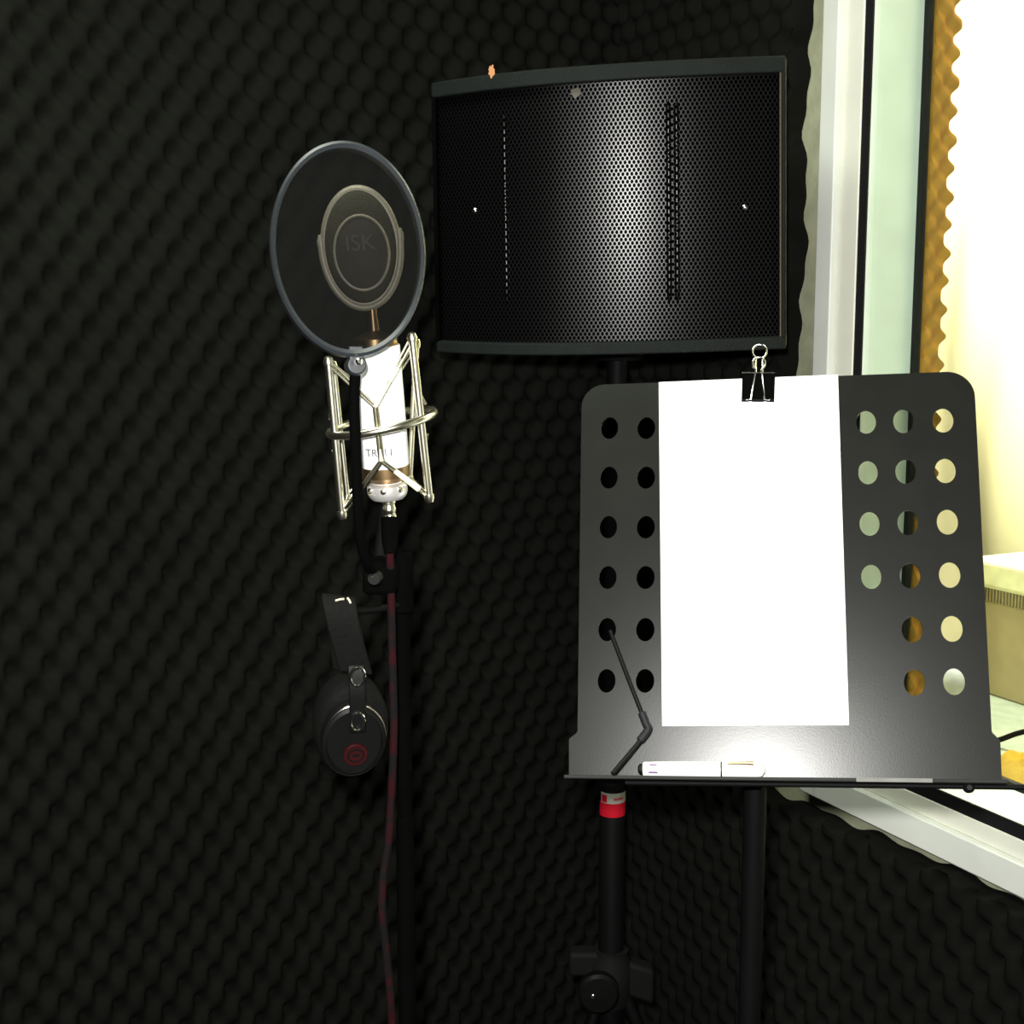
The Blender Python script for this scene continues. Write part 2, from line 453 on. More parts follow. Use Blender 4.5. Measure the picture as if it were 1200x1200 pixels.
def vlim(u): return z_f0 - .012 - .016 * min(1, max(0, (.85 - u) / .35)) + .003 * math.sin(u * 47) + .0025 * math.sin(u * 83 + 1)
fo = foam('acoustic_foam', lambda u, v, h: CR + WR * u - NR * h + Z * v, .03, 2.4, .001, zsl, 330, 140, .0115, .028, M_foam, vlim=vlim)
tag(fo, 'black egg-crate foam with bumpy top edge below the window sill', 'acoustic foam', 'black foam on the booth walls')

# orange foam on the far jamb, beyond the second pane
PXO, PZO = .030, .036
def e_end(z): return .114 + .02 * max(0, z - 1.45)
def orange():
    nu, nv = 36, 420; vs = []; fs = []; z0, z1 = z_g + .012, Z1 - .012; b0 = e2 + .013
    for j in range(nv + 1):
        z = z0 + (z1 - z0) * j / nv
        ee = e_end(z) + .0055 * math.cos(2 * PI * z / PZO) + .002 * math.sin(z * 83)
        for i in range(nu + 1):
            e = b0 + (ee - b0) * i / nu
            h = .015 + .0042 * math.cos(2 * PI * e / PXO) * math.cos(2 * PI * z / PZO)
            if i == 0: h = .0015
            if i == nu: h = .0015
            if j in (0, nv): h = .0015
            vs.append(W(s_g - g + h, e, z))
    r = nu + 1
    for j in range(nv):
        for i in range(nu): fs.append((j * r + i, j * r + i + 1, (j + 1) * r + i + 1, (j + 1) * r + i))
    fs.append(tuple([j * r for j in range(nv + 1)] + [j * r + nu for j in range(nv, -1, -1)]))
    mb = MB(); mb.v = vs; mb.f = fs
    return make('acoustic_foam', mb, M_orange, angle=80)
tag(orange(), 'orange egg-crate foam strip with serrated edge seen through the window', 'acoustic foam')

# ------------------------------------------------------------------ control room beyond the glass
struct(make('wall_far', WB(MB(), -1.5, SR, 2.1, 2.2, 0, H), M_cream, smooth=False))
cu = MB(); nu, nv = 160, 30; vs = []; fs = []
for j in range(nv + 1):
    for i in range(nu + 1):
        s = -1.2 + 3.0 * i / nu; z = .5 + 1.9 * j / nv
        zz = (z - 1.4)
        e = 1.0 + .018 * math.sin(s * 15 + 3.5 * zz) + .006 * math.sin(s * 41 - 4.6 * zz) + .02 * math.sin(s * 6 + zz * 5)
        vs.append(W(s, e, z))
for j in range(nv):
    for i in range(nu): r = nu + 1; fs.append((j * r + i, j * r + i + 1, (j + 1) * r + i + 1, (j + 1) * r + i))
cu.v = vs; cu.f = fs
ct = make('curtain', cu, M_curtain, angle=80)
sd = ct.modifiers.new('thickness', 'SOLIDIFY'); sd.thickness = .003
tag(ct, 'bright cream curtain with soft folds hanging in the room behind the window', 'curtain')

# work top with things on it
zt = wallhit(1172, 900, .27)[1]
dk = thing('worktop', 'pale worktop just beyond the window glass', 'table', W(.9, .5, 0))
make('tabletop', WB(MB(), .1, 2.1, EW + .006, .80, zt - .03, zt), M_desktop, dk, smooth=True, bevel=.002)
for s in (.2, 2.0):
    for e in (EW + .05, .75): make('leg', WB(MB(), s - .02, s + .02, e - .02, e + .02, 0, zt - .03), M_alu, dk, smooth=True, bevel=.002)
def shit(px, py, e): 
    s, z = wallhit(px, py, e); return s, z
# tan ribbed appliance
eb = .55
sb0, zb1 = shit(1140, 652, eb); _, zb2 = shit(1172, 692, eb); _, zb3 = shit(1172, 708, eb); _, zb4 = shit(1172, 850, eb)
hb = thing('air_conditioner', 'tan boxy appliance with a ribbed vent strip under a cream top, behind the window', 'appliance', W(sb0 + .2, eb + .1, zt))
make('housing', WB(MB(), sb0, sb0 + .5, eb, eb + .2, zt, zb3), M_tan, hb, smooth=True, bevel=.004)
make('top_cover', WB(MB(), sb0 - .004, sb0 + .504, eb - .008, eb + .204, zb2, zb1), M_cream, hb, smooth=True, bevel=.008)
vb = MB(); WB(vb, sb0 + .003, sb0 + .497, eb + .008, eb + .19, zb3, zb2)
make('vent_recess', vb, M_dkslot, hb, smooth=False)
vr = MB(); n = 70
for i in range(n): s = sb0 + .006 + i * .488 / n; WB(vr, s, s + .0032, eb + .001, eb + .008, zb3, zb2)
make('vent_rib', vr, M_tan, hb, smooth=False)
# white jar seen through the lowest right-hand hole
pj = W(*([shit(1119, 803, .30)[0], .30, 0])); 
jr = MB(); zc = shit(1119, 800, .30)[1]; hj = zc - zt
jr.lathe(W(shit(1119, 803, .30)[0], .30, zt), Z, [(.018, 0), (.024, .004), (.034, hj * .5), (.037, hj), (.034, hj + .02), (.022, hj + .034), (.014, hj + .038), (.014, hj + .046), (.010, hj + .048)], 40)
tag(make('jar', jr, M_jar), 'glossy bluish white rounded jar seen through the lowest right hole of the music stand', 'jar')
# yellow cloth, crumpled
sc_, zc_ = shit(1181, 890, .28)
ycl = MB(); vs = []; fs = []; n = 24
for j in range(n + 1):
    for i in range(n + 1):
        a = (i / n - .5) * 2; b = (j / n - .5) * 2; rr = min(1, math.hypot(a, b))
        h = .030 * max(0, 1 - rr ** 2) + .008 * math.sin(a * 7 + b * 4) * (1 - rr) + .004 * math.sin(b * 11 - a * 3) * (1 - rr) + .001
        vs.append(W(sc_ + .03 + a * .055, .285 + b * .05, zt + max(.0008, h)))
for j in range(n):
    for i in range(n): r = n + 1; fs.append((j * r + i, j * r + i + 1, (j + 1) * r + i + 1, (j + 1) * r + i))
ycl.v = vs; ycl.f = fs
yo = make('cloth', ycl, M_yellow, angle=80); tag(yo, 'crumpled yellow cloth lying on the worktop at the right edge of the music stand', 'cloth')
# black cable lying behind it
cp = [W(sc_ + a, .31 + b, zt + c) for a, b, c in [(-.22, .03, .004), (-.10, .025, .004), (-.045, .04, .030), (.0, .07, .052), (.05, .06, .045), (.10, .05, .01), (.2, .08, .004), (.4, .12, .004)]]
tag(make('cable', MB().tube(smoothpath(cp), .004, 10), M_black), 'thin black cable looping over the worktop beside the yellow cloth', 'cable')

# ------------------------------------------------------------------ loudspeaker on its stand
SPR = V((.976, -.218, 0)).normalized(); SPN = V((-.218, -.976, -.08)).normalized()   # right along the face, out of the face
SP0 = at(715, 240, 1.60)
def sface(px, py, off=0): return hit(px, py, SP0 + SPN * off, SPN)
TLp, TRp, BRp, BLp = sface(508, 98), sface(921, 66), sface(921, 408), sface(514, 412)
def bil(a, b, off=0):      # a 0..1 across, b 0..1 upward
    p = BLp.lerp(BRp, a).lerp(TLp.lerp(TRp, a), b)
    return p + SPN * off
def bow(a): return .055 * (1 - ((a - .4) / (.6 if a > .4 else .4)) ** 2)
zb = min(BLp.z, BRp.z)
spk = thing('loudspeaker', 'black loudspeaker with curved perforated grille mounted on a pole in the booth corner', 'loudspeaker', V((bil(.5, 0, -.1).x, bil(.5, 0, -.1).y, zb)))
# cabinet: tapered towards the rear
DP = .21; cab = MB(); na = 24
def ring_pts(b, inset=0):
    front = [bil(i / na, b, bow(i / na) - .012 - inset) for i in range(na + 1)]
    rear = [bil(.80, b, -DP), bil(.20, b, -DP)]
    return front + rear
r0, r1 = ring_pts(.012), ring_pts(.985); m_ = len(r0)
cab.add(r0 + r1, [tuple(range(m_))[::-1], tuple(range(m_, 2 * m_))] + [(i, (i + 1) % m_, m_ + (i + 1) % m_, m_ + i) for i in range(m_)])
make('cabinet', cab, M_cab, spk, bevel=.002)
# lips: bowed boards at top and bottom
def lip(b0, b1, name):
    mb = MB(); f = [bil(i / na, 0, bow(i / na) + .012) for i in range(na + 1)]; bk = [bil(i / na, 0, -.05) for i in range(na, -1, -1)]
    def sh(a, b, off): return bil(a, b, off)
    lo = [bil(i / na, b0, bow(i / na) + .010) for i in range(na + 1)] + [bil(i / na, b0, -.04) for i in range(na, -1, -1)]
    hi = [bil(i / na, b1, bow(i / na) + .010) for i in range(na + 1)] + [bil(i / na, b1, -.04) for i in range(na, -1, -1)]
    k = len(lo)
    mb.add(lo + hi, [tuple(range(k))[::-1], tuple(range(k, 2 * k))] + [(i, (i + 1) % k, k + (i + 1) % k, k + i) for i in range(k)])
    return make(name, mb, M_cab, spk, bevel=.002)
lip(.945, 1.0, 'top_trim'); lip(0, .045, 'bottom_trim')
# side trims
for a0, a1 in ((0, .012), (.988, 1)):
    mb = MB(); mb.hexa([bil(a0, .04, -.03), bil(a1, .04, -.03), bil(a1, .04, .012), bil(a0, .04, .012), bil(a0, .95, -.03), bil(a1, .95, -.03), bil(a1, .95, .012), bil(a0, .95, .012)])
    make('side_trim', mb, M_matte if a0 == 0 else M_casting, spk, bevel=.0015)
mb = MB(); mb.hexa([bil(.984, .045, .0), bil(.988, .045, .0), bil(.988, .045, .0125), bil(.984, .045, .0125), bil(.984, .945, .0), bil(.988, .945, .0), bil(.988, .945, .0125), bil(.984, .945, .0125)])
lab(make('grille_edge', mb, M_olive, spk), 'thin tarnished metal edge')
# grille with UVs in metres
gm = MB(); ng, nh = 60, 6; uv = []
wd = (BRp - BLp).length; ht = (TLp - BLp).length
for j in range(nh + 1):
    for i in range(ng + 1):
        a = .012 + .976 * i / ng; b = .045 + .90 * j / nh
        gm.v.append(bil(a, b, bow(a) - .004)); uv.append((a * wd, b * ht))
for j in range(nh):
    for i in range(ng): r = ng + 1; gm.f.append((j * r + i, j * r + i + 1, (j + 1) * r + i + 1, (j + 1) * r + i))
gm.uv = uv
make('grille', gm, M_grille, spk, angle=80)
def facexy(px, py):    # image position -> (a, b) on the face
    p = sface(px, py); d = p - BLp; a = d.dot(SPR) / wd
    lo = BLp.lerp(BRp, a); hi = TLp.lerp(TRp, a); return a, (p.z - lo.z) / (hi.z - lo.z)
for px, y0, y1 in ((603, 135, 355), (794, 118, 355)):
    a, b0 = facexy(px, y1); _, b1 = facexy(px, y0)
    for off in ((0,) if px < 700 else (-.011, .011)):
        pts = [bil(a + off, b0 + (b1 - b0) * k / 20, bow(a) - .003) for k in range(21)]
        ri = MB().tube(pts, [.0005] + [.0032] * 19 + [.0005], 10)
        ri_o = make('grille_rib', ri, M_grille, spk)
        me = ri_o.data; ul = me.uv_layers.new(name='UVMap')
        for lp in me.loops:
            c = me.vertices[lp.vertex_index].co; ul.data[lp.index].uv = (c.x * .9 + 1, c.z + 1)
for px, py in ((562, 247), (877, 243)):
    a, b = facexy(px, py)
    make('screw', MB().lathe(bil(a, b, bow(a) - .005), SPN, [(.0032, 0), (.0032, .002), (.0018, .003)], 12), M_chrome, spk)
def blotch(px, py, rx, ry, m, name, lb, off):
    a, b = facexy(px, py); c = bil(a, b, bow(a) + off); q = MB(); k = 18
    pts = [c + SPR * rx * math.cos(2 * PI * i / k) * (1 + .25 * math.sin(i * 2.7)) + Z * ry * math.sin(2 * PI * i / k) * (1 + .25 * math.cos(i * 1.9)) for i in range(k)]
    q.add(pts + [p + SPN * .0008 for p in pts], [tuple(range(k))[::-1], tuple(range(k, 2 * k))] + [(i, (i + 1) % k, k + (i + 1) % k, k + i) for i in range(k)])
    lab(make(name, q, m, spk), lb)
blotch(587, 89, .0035, .0070, M_chip, 'chip', 'bare wood chip on the black top edge', .0098)
blotch(685, 112, .0055, .0065, M_dust, 'smudge', 'pale dusty smudge on the grille', -.0045)
# stand
pc = bil(.5, 0, -.10); pz = zb
PX0 = hit(723, 430, pc, V((0, 1, 0)));
px0 = V((PX0.x, pc.y, 0))
stn = thing('speaker_stand', 'black tubular speaker stand with red and white sticker, carrying the loudspeaker', 'stand', px0)
def zat(py): return hit(722, py, px0, V((0, 1, 0))).z
zl = zat(918); zk = zat(1118)
make('inner_tube', MB().lathe(px0, Z, [(.0135, zl - .02), (.0135, pz + .02)], 28), M_blackm, stn)
make('top_plate', MB().lathe(px0, Z, [(.03, pz - .012), (.035, pz - .004), (.035, pz + .001)], 28), M_blackm, stn)
make('outer_tube', MB().lathe(px0, Z, [(.0175, .12), (.0175, zl), (.0155, zl + .004)], 32), M_blackm, stn)
# sticker band: white upper part, red lower part
zs0, zs1, zs2 = zat(953), zat(937), zat(925)
def arcband(r, z0, z1, q0, q1, m, name, parent):
    mb = MB(); k = 24; vs = []; fs = []
    for i in range(k + 1):
        q = q0 + (q1 - q0) * i / k; d = V((math.sin(q), -math.cos(q), 0))
        vs += [px0 + d * r + Z * z0, px0 + d * r + Z * z1]
    for i in range(k): fs.append((2 * i, 2 * i + 2, 2 * i + 3, 2 * i + 1))
    mb.v = vs; mb.f = fs
    return make(name, mb, m, parent, angle=60)
stk = arcband(.0178, zs0, zs1, -1.35, 1.45, M_red, 'sticker', stn)
arcband(.0179, zs1, zs2, -1.1, 1.45, M_label, 'sticker_panel', stk)
arcband(.0180, zs1 + .001, zs2 - .003, -1.0, -.5, M_red, 'sticker_print', stk)
for q in (.05, .22, .38, .55, .72): arcband(.0180, zs1 + .0045, zs2 - .006, q, q + .11, M_red, 'sticker_print', stk)
# clamp casting
cl = MB().lathe(px0, Z, [(.026, zk - .07), (.030, zk - .05), (.030, zk - .01), (.024, zk), (.024, zk + .008)], 32)
make('clamp_collar', cl, M_casting, stn)
RT = V((1, 0, 0)); FR = V((0, -1, 0))
cw = MB(); cw.box(px0 + RT * .036 + Z * (zk - .035), (RT + Z * -.35, FR, Z), (.05, .03, .05)); cw.box(px0 - RT * .036 + Z * (zk - .01), (RT, FR, Z), (.045, .03, .035))
make('clamp_wing', cw, M_casting, stn, bevel=.006)
kp = hit(698, 1165, px0 - V((0, .06, 0)), V((0, 1, 0)))
kn = MB(); kc = V((kp.x + .004, px0.y - .03, kp.z)); kn.lathe(kc, FR, [(.008, 0), (.008, .012), (.026, .014), (.028, .018), (.028, .030), (.024, .034), (.006, .035)], 24)
ko = make('clamp_knob', kn, M_black, stn)
make('bolt', MB().lathe(kc + FR * .034 - RT * .008, FR, [(.003, 0), (.003, .003), (.0015, .004)], 12), M_chrome, ko)
for i in range(3):
    q = math.radians(100 + 120 * i); d = V((math.cos(q), math.sin(q), 0))
    make('leg', MB().tube([px0 + d * .022 + Z * (zk - .06), px0 + d * .26 + Z * .012], .009, 12), M_blackm, stn)

# ------------------------------------------------------------------ music stand
ND = -ray(905, 965).normalized()
D0 = CAM - ND * 1.10
RD = Z.cross(ND).normalized(); UD = ND.cross(RD).normalized()
def dloc(px, py, off=0):
    p = hit(px, py, D0 + ND * off, ND) - D0; return p.dot(RD), p.dot(UD)
def D(x, y, off=0): return D0 + RD * x + UD * y + ND * off
def dp(px, py, r=0): x, y = dloc(px, py); return (x, y, r)
outl = fillet([dp(667, 912, 0), dp(667, 866, .002), dp(677, 858, .004), dp(682, 452, .020), dp(1141, 435, .022), dp(1162, 858, .004), dp(1172, 868, .002), dp(1174, 918, 0)])
holes = []
def hole(px, py, a, b):
    x, y = dloc(px, py); sc = 1.10 / F
    holes.append([(x + a * sc * math.cos(2 * PI * i / 36), y + b * sc * math.sin(2 * PI * i / 36)) for i in range(36)])
ys = [502, 560, 618, 677, 738, 798]
for i, y in enumerate(ys):
    hole(714.5 - .7 * i, y, 10.5, 13.8); hole(757.5 - .3 * i, y, 10.8, 13.8)
ys2 = [494, 553, 613, 675, 738, 800]
for i, y in enumerate(ys2):
    if i < 4: hole(1015 + 2 * i, y + 1, 11.3, 14.3)
    hole(1058.5 + 2.6 * i, y, 11.5, 14.6); hole(1105 + 2.6 * i, y - 1, 11.8, 14.8)
bx, by = dloc(890, 916)
base = D(bx, by, -.035); ms_x = V((base.x, base.y + .02, 0))
ms = thing('music_stand', 'black steel music stand with perforated desk holding a sheet of paper', 'music stand', ms_x)
desk = link('desk', plate_mesh(outl, holes, D0, RD, UD, .0010), M_desk, ms, smooth=True, angle=30)
# ledge
xl, yl = dloc(667, 912); xr, yr = dloc(1174, 918)
ax = (RD * (xr - xl) + UD * (yr - yl)).normalized(); an = UD - ax * UD.dot(ax); an.normalize()
mid = D((xl + xr) / 2, (yl + yr) / 2)
lg = MB(); LW = math.hypot(xr - xl, yr - yl)
lg.box(mid - an * .0002 + ND * .014, (ax, an, ND), (LW, .0018, .030))
lg.box(mid + an * .0006 + ND * .0285, (ax, an, ND), (LW, .0026, .0016))
ld = make('ledge', lg, M_edge, ms, bevel=.0004)
# tape on the front edge of the ledge
tx0, _ = dloc(1001, 915); tx1, _ = dloc(1088, 915)
tc_ = mid + ax * ((tx0 + tx1) / 2 - (xl + xr) / 2) + an * .0006 + ND * .0297
lab(make('tape', MB().box(tc_, (ax, an, ND), (tx1 - tx0, .0030, .0006)), M_tape, ld), 'strip of dull silver tape')
# rod beneath, running out to the right
r0 = mid - an * .0032 + ND * .010 + ax * (-LW * .36); r1 = mid - an * .0032 + ND * .020 + ax * (LW * .5 + .022)
make('retainer_rod', MB().tube([r0, r1], .0022, 12), M_blackm, ms)
make('rod_knob', MB().lathe(D(*dloc(1135, 923, .02), .02), ND, [(.002, -.004), (.0042, -.002), (.0042, .004), (.002, .006)], 16), M_black, ms)
# page holder wire
w1, w2, w3, w4 = dloc(714, 738, .012), dloc(757, 848, .016), dloc(759, 858, .016), dloc(718, 907, .030)
pts = [D(*w1, .006), D(*dloc(735, 792, .012), .012), D(*w2, .016)]
ph = make('page_holder', MB().tube(pts, .0019, 10).tube([D(*w3, .016), D(*dloc(738, 884, .02), .022), D(*w4, .030)], .0021, 10), M_black, ms)
make('joint', MB().tube(smoothpath([D(*dloc(752, 835, .016), .016), D(*w2, .016), D(*dloc(759.5, 855, .016), .016), D(*dloc(750, 868, .018), .018)]), .0034, 12), M_rubber, ph)
# back bracket and pole
bk = MB().box(D(bx, by + .05, -.012), (RD, UD, ND), (.05, .09, .022))
make('tilt_bracket', bk, M_blackm, ms, bevel=.004)
hub = V((ms_x.x, ms_x.y, D(bx, by + .03, -.03).z))
make('tilt_joint', MB().lathe(hub - RD * .022, RD, [(.014, 0), (.016, .004), (.016, .040), (.014, .044)], 24), M_black, ms)
make('upper_tube', MB().lathe(ms_x, Z, [(.0095, .55), (.0095, hub.z)], 24), M_blackm, ms)
make('lower_tube', MB().lathe(ms_x, Z, [(.0125, .10), (.0125, .72), (.016, .722), (.016, .77), (.013, .772)], 24), M_blackm, ms)
for i in range(3):
    q = math.radians(-90 + 120 * i); d = V((math.cos(q), math.sin(q), 0))
    make('leg', MB().tube([ms_x + d * .012 + Z * .30, ms_x + d * .25 + Z * .008], .006, 10), M_blackm, ms)

# paper
pp = [dloc(772, 448, .002), dloc(982, 439, .002), dloc(995, 850, .002), dloc(776, 851, .002)]
pm = MB(); nu, nv = 20, 30; vs = []; fs = []
P4 = [V(p) for p in pp]
for j in range(nv + 1):
    for i in range(nu + 1):
        a, b = i / nu, j / nv
        q = P4[3].lerp(P4[2], a).lerp(P4[0].lerp(P4[1], a), b)
        vs.append(D(q.x, q.y, .0016 + .0016 * (1 - b) * math.sin(a * PI) + .0004))
for j in range(nv):
    for i in range(nu): r = nu + 1; fs.append((j * r + i, j * r + i + 1, (j + 1) * r + i + 1, (j + 1) * r + i))
pm.v = vs; pm.f = fs
po = make('paper_sheet', pm, M_paper, angle=80)
sd = po.modifiers.new('thickness', 'SOLIDIFY'); sd.thickness = .0002
tag(po, 'blank white sheet of paper clipped to the black music stand', 'paper')

# binder clip
cx, cy1 = dloc(889, 438, .008); cx2, cy0 = dloc(889, 470, .004)
CX = cx
wcl = dloc(908.5, 455, .006)[0] - dloc(870, 455, .006)[0]
bc = thing('binder_clip', 'black binder clip with chrome handles gripping the top of the white paper', 'clip', D(CX, cy0, .004))
prof = [(cy0, .0032), (cy0 + .001, .0042), (cy1, .0105), (cy1, -.0085), (cy0, -.0022)]   # (up, off) folded wedge
inner = [(cy0, .0026), (cy0 + .001, .0035), (cy1 - .0009, .0096), (cy1 - .0009, -.0078), (cy0, -.0016)]
mb = MB(); L = []
for sgn in (-1, 1):
    L.append([D(CX + sgn * wcl / 2, u, o) for u, o in prof] + [D(CX + sgn * wcl / 2, u, o) for u, o in inner])
n = 5; vs = L[0] + L[1]; fs = []
for i in range(n - 1):
    fs.append((i, i + 1, 10 + i + 1, 10 + i)); fs.append((5 + i, 15 + i, 15 + i + 1, 5 + i + 1))
    fs.append((i, 5 + i, 5 + i + 1, i + 1)); fs.append((10 + i, 10 + i + 1, 15 + i + 1, 15 + i))
fs += [(0, 10, 15, 5), (4, 9, 19, 14)]
mb.add(vs, fs)
make('clip_body', mb, M_matte, bc, smooth=False)
# rolled edges at the foot of the front face
q = .0013
make('rolled_edge', MB().tube([D(CX - wcl / 2, cy0 + .0005, .0042), D(CX - wcl * .28, cy0 + .0005, .0042)], q, 10).tube([D(CX - wcl * .17, cy0 + .0005, .0042), D(CX + wcl * .17, cy0 + .0005, .0042)], q, 10).tube([D(CX + wcl * .28, cy0 + .0005, .0042), D(CX + wcl / 2, cy0 + .0005, .0042)], q, 10), M_blackm, bc)
def handle(loop_px, loop_r, off_top, off_bot, ybot, halfb):
    lx, ly = dloc(*loop_px, off_top); k = 1.10 / F; R_ = loop_r * k
    arc = [D(lx + R_ * math.sin(t), ly + R_ * 1.05 * math.cos(t), off_top) for t in [math.radians(a) for a in range(-150, 151, 12)]]
    a0 = D(CX - halfb * 1.7, ybot, off_bot); a1 = D(CX - halfb, ybot, off_bot); b1 = D(CX + halfb, ybot, off_bot); b0 = D(CX + halfb * 1.7, ybot, off_bot)
    nl = D(CX - .0026, cy1 + .001, (off_top)); nr = D(CX + .0026, cy1 + .001, off_top)
    path = [a0, a1, nl] + arc + [nr, b1, b0]
    return MB().tube(path, .00085, 10)
make('handle', handle((889, 426), 7.5, .0118, .0058, cy0 + .0008, wcl * .21), M_chrome, bc)
make('handle', handle((890, 412), 8.5, -.0070, -.0036, cy0 + .0008, wcl * .21), M_chrome, bc)
make('spine_edge', MB().tube([D(CX - wcl / 2, cy1, .0104), D(CX + wcl / 2, cy1, .0104)], .0008, 8), M_chrome, bc)

# pen on the ledge
pr = .0068
p0 = D(*dloc(756, 902, .014), .014); p1 = D(*dloc(896, 902, .014), .014)
def ledge_pt(px):   # axis of the pen, lying on the ledge
    x = dloc(px, 902, .014)[0]
    return mid + ax * (x - (xl + xr) / 2) + an * (pr + .0006) + ND * .0135
pa, pb_, pcap, pe = ledge_pt(754), ledge_pt(845), ledge_pt(847), ledge_pt(897)
pen = thing('marker_pen', 'white marker pen lying on the ledge of the music stand', 'pen', pa)
make('barrel', MB().lathe(pa, ax, [(pr * .78, 0), (pr * .86, .001), (pr * .95, (pb_ - pa).length * .4), (pr, (pb_ - pa).length)], 28), M_penwhite, pen)
lab(make('end_plug', MB().lathe(ledge_pt(748), ax, [(pr * .35, 0), (pr * .62, .0012), (pr * .68, .006)], 24), M_black, pen), 'black end plug')
make('seam_ring', MB().lathe(pb_, ax, [(pr * .93, 0), (pr * .93, (pcap - pb_).length + .0002)], 28), M_rubber, pen)
cl_ = (pe - pcap).length
cp_ = make('cap', MB().lathe(pcap, ax, [(pr * 1.03, 0), (pr * 1.12, .002), (pr * 1.12, cl_ * .6), (pr * 1.0, cl_ * .8), (pr * .72, cl_ * .93), (pr * .3, cl_)], 28), M_penwhite, pen)
cdir = (an * .55 + ND * .84).normalized()
c0 = ledge_pt(853) + cdir * pr * 1.28; c1 = ledge_pt(884) + cdir * pr * 1.36
cw_ = ax.cross(cdir)
make('clip', MB().tube([c0, c0.lerp(c1, .5) + cdir * .0006, c1], [.0008, .0013, .0016], 10), M_bronze, cp_)
for off_an, px_a, px_b in ((.55, 762, 780), (-.45, 761, 781)):
    d_ = (an * off_an + ND * (1 - off_an ** 2) ** .5).normalized()
    make('print', MB().box((ledge_pt(px_a) + ledge_pt(px_b)) / 2 + d_ * pr * .86, (ax, ax.cross(d_), d_), ((ledge_pt(px_b) - ledge_pt(px_a)).length, .0016, .0005)), M_purple, pen)

# ------------------------------------------------------------------ microphone, mount, pop filter
KM = 1.02 / F
MC = at(446, 478, 1.02)
TI = math.radians(13)
lean = -8.5 / 133
MU = (UPV + V((1, 0, 0)) * lean).normalized()
MU = (MU * math.cos(TI) - FWD * math.sin(TI)).normalized()       # mic axis, upwards, top leaning to the camera
MR = (V((1, 0, 0)) - MU * MU.x).normalized()
MF = MR.cross(MU).normalized()                                     # towards the camera
if MF.dot(FWD) > 0: MF = -MF
def Mp(x, u, f=0): return MC + MR * (x * KM) + MU * (u * KM / math.cos(TI)) + MF * (f * KM)   # in picture pixels at the mic's distance
mic = thing('microphone', 'white tube microphone with round lollipop head, held in a wire shock mount', 'microphone', Mp(4, -130))
R0 = 28.5 * KM; sc = KM / math.cos(TI)
bodyp = [(R0 * .97, -67 * sc), (R0, -66 * sc), (R0, 70 * sc), (R0 * .98, 71 * sc)]
bo = make('body', MB().lathe(MC, MU, bodyp, 56), M_white, mic)
# writing round the front of the body, left and right of the mount strut
for body, px, dx in (('TR', 437, 0), ('11', 456.5, 0)):
    x = px - 449; ang = math.asin(x / 28.5)
    o = MC + MU * (-47.5 * sc) + (MR * math.sin(ang) + MF * math.cos(ang)) * (R0 + .0003)
    xd = MR * math.cos(ang) - MF * math.sin(ang)
    link('lettering', text_mesh(body, .0085, o, xd, MU), M_ink, bo, smooth=False)
make('base_ring', MB().lathe(MC, MU, [(R0 * .55, -92 * sc), (R0 * .62, -86 * sc), (R0 * .98, -79 * sc), (R0 * 1.0, -67 * sc)], 56), M_bronze, mic)
make('base_cone', MB().lathe(MC, MU, [(R0 * .50, -95 * sc), (R0 * .62, -88 * sc), (R0 * .64, -80 * sc)], 40), M_satin, mic)
make('connector', MB().lathe(MC, MU, [(8.2 * KM, -130 * sc), (8.2 * KM, -127 * sc), (7.4 * KM, -126 * sc), (7.4 * KM, -122 * sc), (8.2 * KM, -121 * sc), (8.2 * KM, -117 * sc), (7.4 * KM, -116 * sc), (7.4 * KM, -112 * sc), (8.6 * KM, -111 * sc), (8.6 * KM, -94 * sc)], 32), M_nickel, mic)
make('top_collar', MB().lathe(MC, MU, [(R0 * .94, 71 * sc), (R0 * .9, 80 * sc), (R0 * .55, 84 * sc), (R0 * .22, 88 * sc), (R0 * .18, 112 * sc)], 48), M_bronze, mic)
# head
hx = -6.5; hu = 181
HC = Mp(hx, hu); HN = MF
ha, hb2 = 41 * KM, 62 * sc
N_ = 64
ringp = [HC + MR * ha * math.cos(2 * PI * i / N_) + MU * hb2 * math.sin(2 * PI * i / N_) for i in range(N_)]
make('head_ring', MB().tube(ringp, .0036, 12, closed=True), M_headring, mic)
hg = make('head_grille', MB().oval(HC, MR * ha, MU * hb2, HN, [(.9, .9, -.011), (.99, .99, -.006), (1, 1, 0), (.99, .99, .004), (.9, .9, .008), (.6, .6, .011)]), M_headgrille, mic)
make('capsule', MB().oval(HC - MU * .004 + MR * .0015, MR * .0200, MU * .0270, HN, [(1, 1, .008), (1, 1, .0125), (.93, .93, .0135)]), M_capsule, hg)
cpn = [HC - MU * .004 + MR * .0015 + MR * .0200 * math.cos(2 * PI * i / N_) + MU * .0270 * math.sin(2 * PI * i / N_) + HN * .0128 for i in range(N_)]
make('capsule_rim', MB().tube(cpn, .0011, 8, closed=True), M_headring, hg)
link('lettering', text_mesh('ISK', .0165, HC + MU * .003 + MR * .0010 + HN * .0138, MR, MU), M_mark, hg, smooth=False)
# fork under the head
fk = []
for a in range(-194, 17, 6):
    t = math.radians(a); e = 1.09 if -180 < a < 0 else 1.09 + .0035 * (abs(a + 90) - 90)
    fk.append(HC + MR * ha * e * math.cos(t) + MU * hb2 * 1.075 * math.sin(t) + HN * .0015)
make('fork', MB().tube(fk, [.0014] + [.0028] * (len(fk) - 2) + [.0014], 12), M_headring, mic)

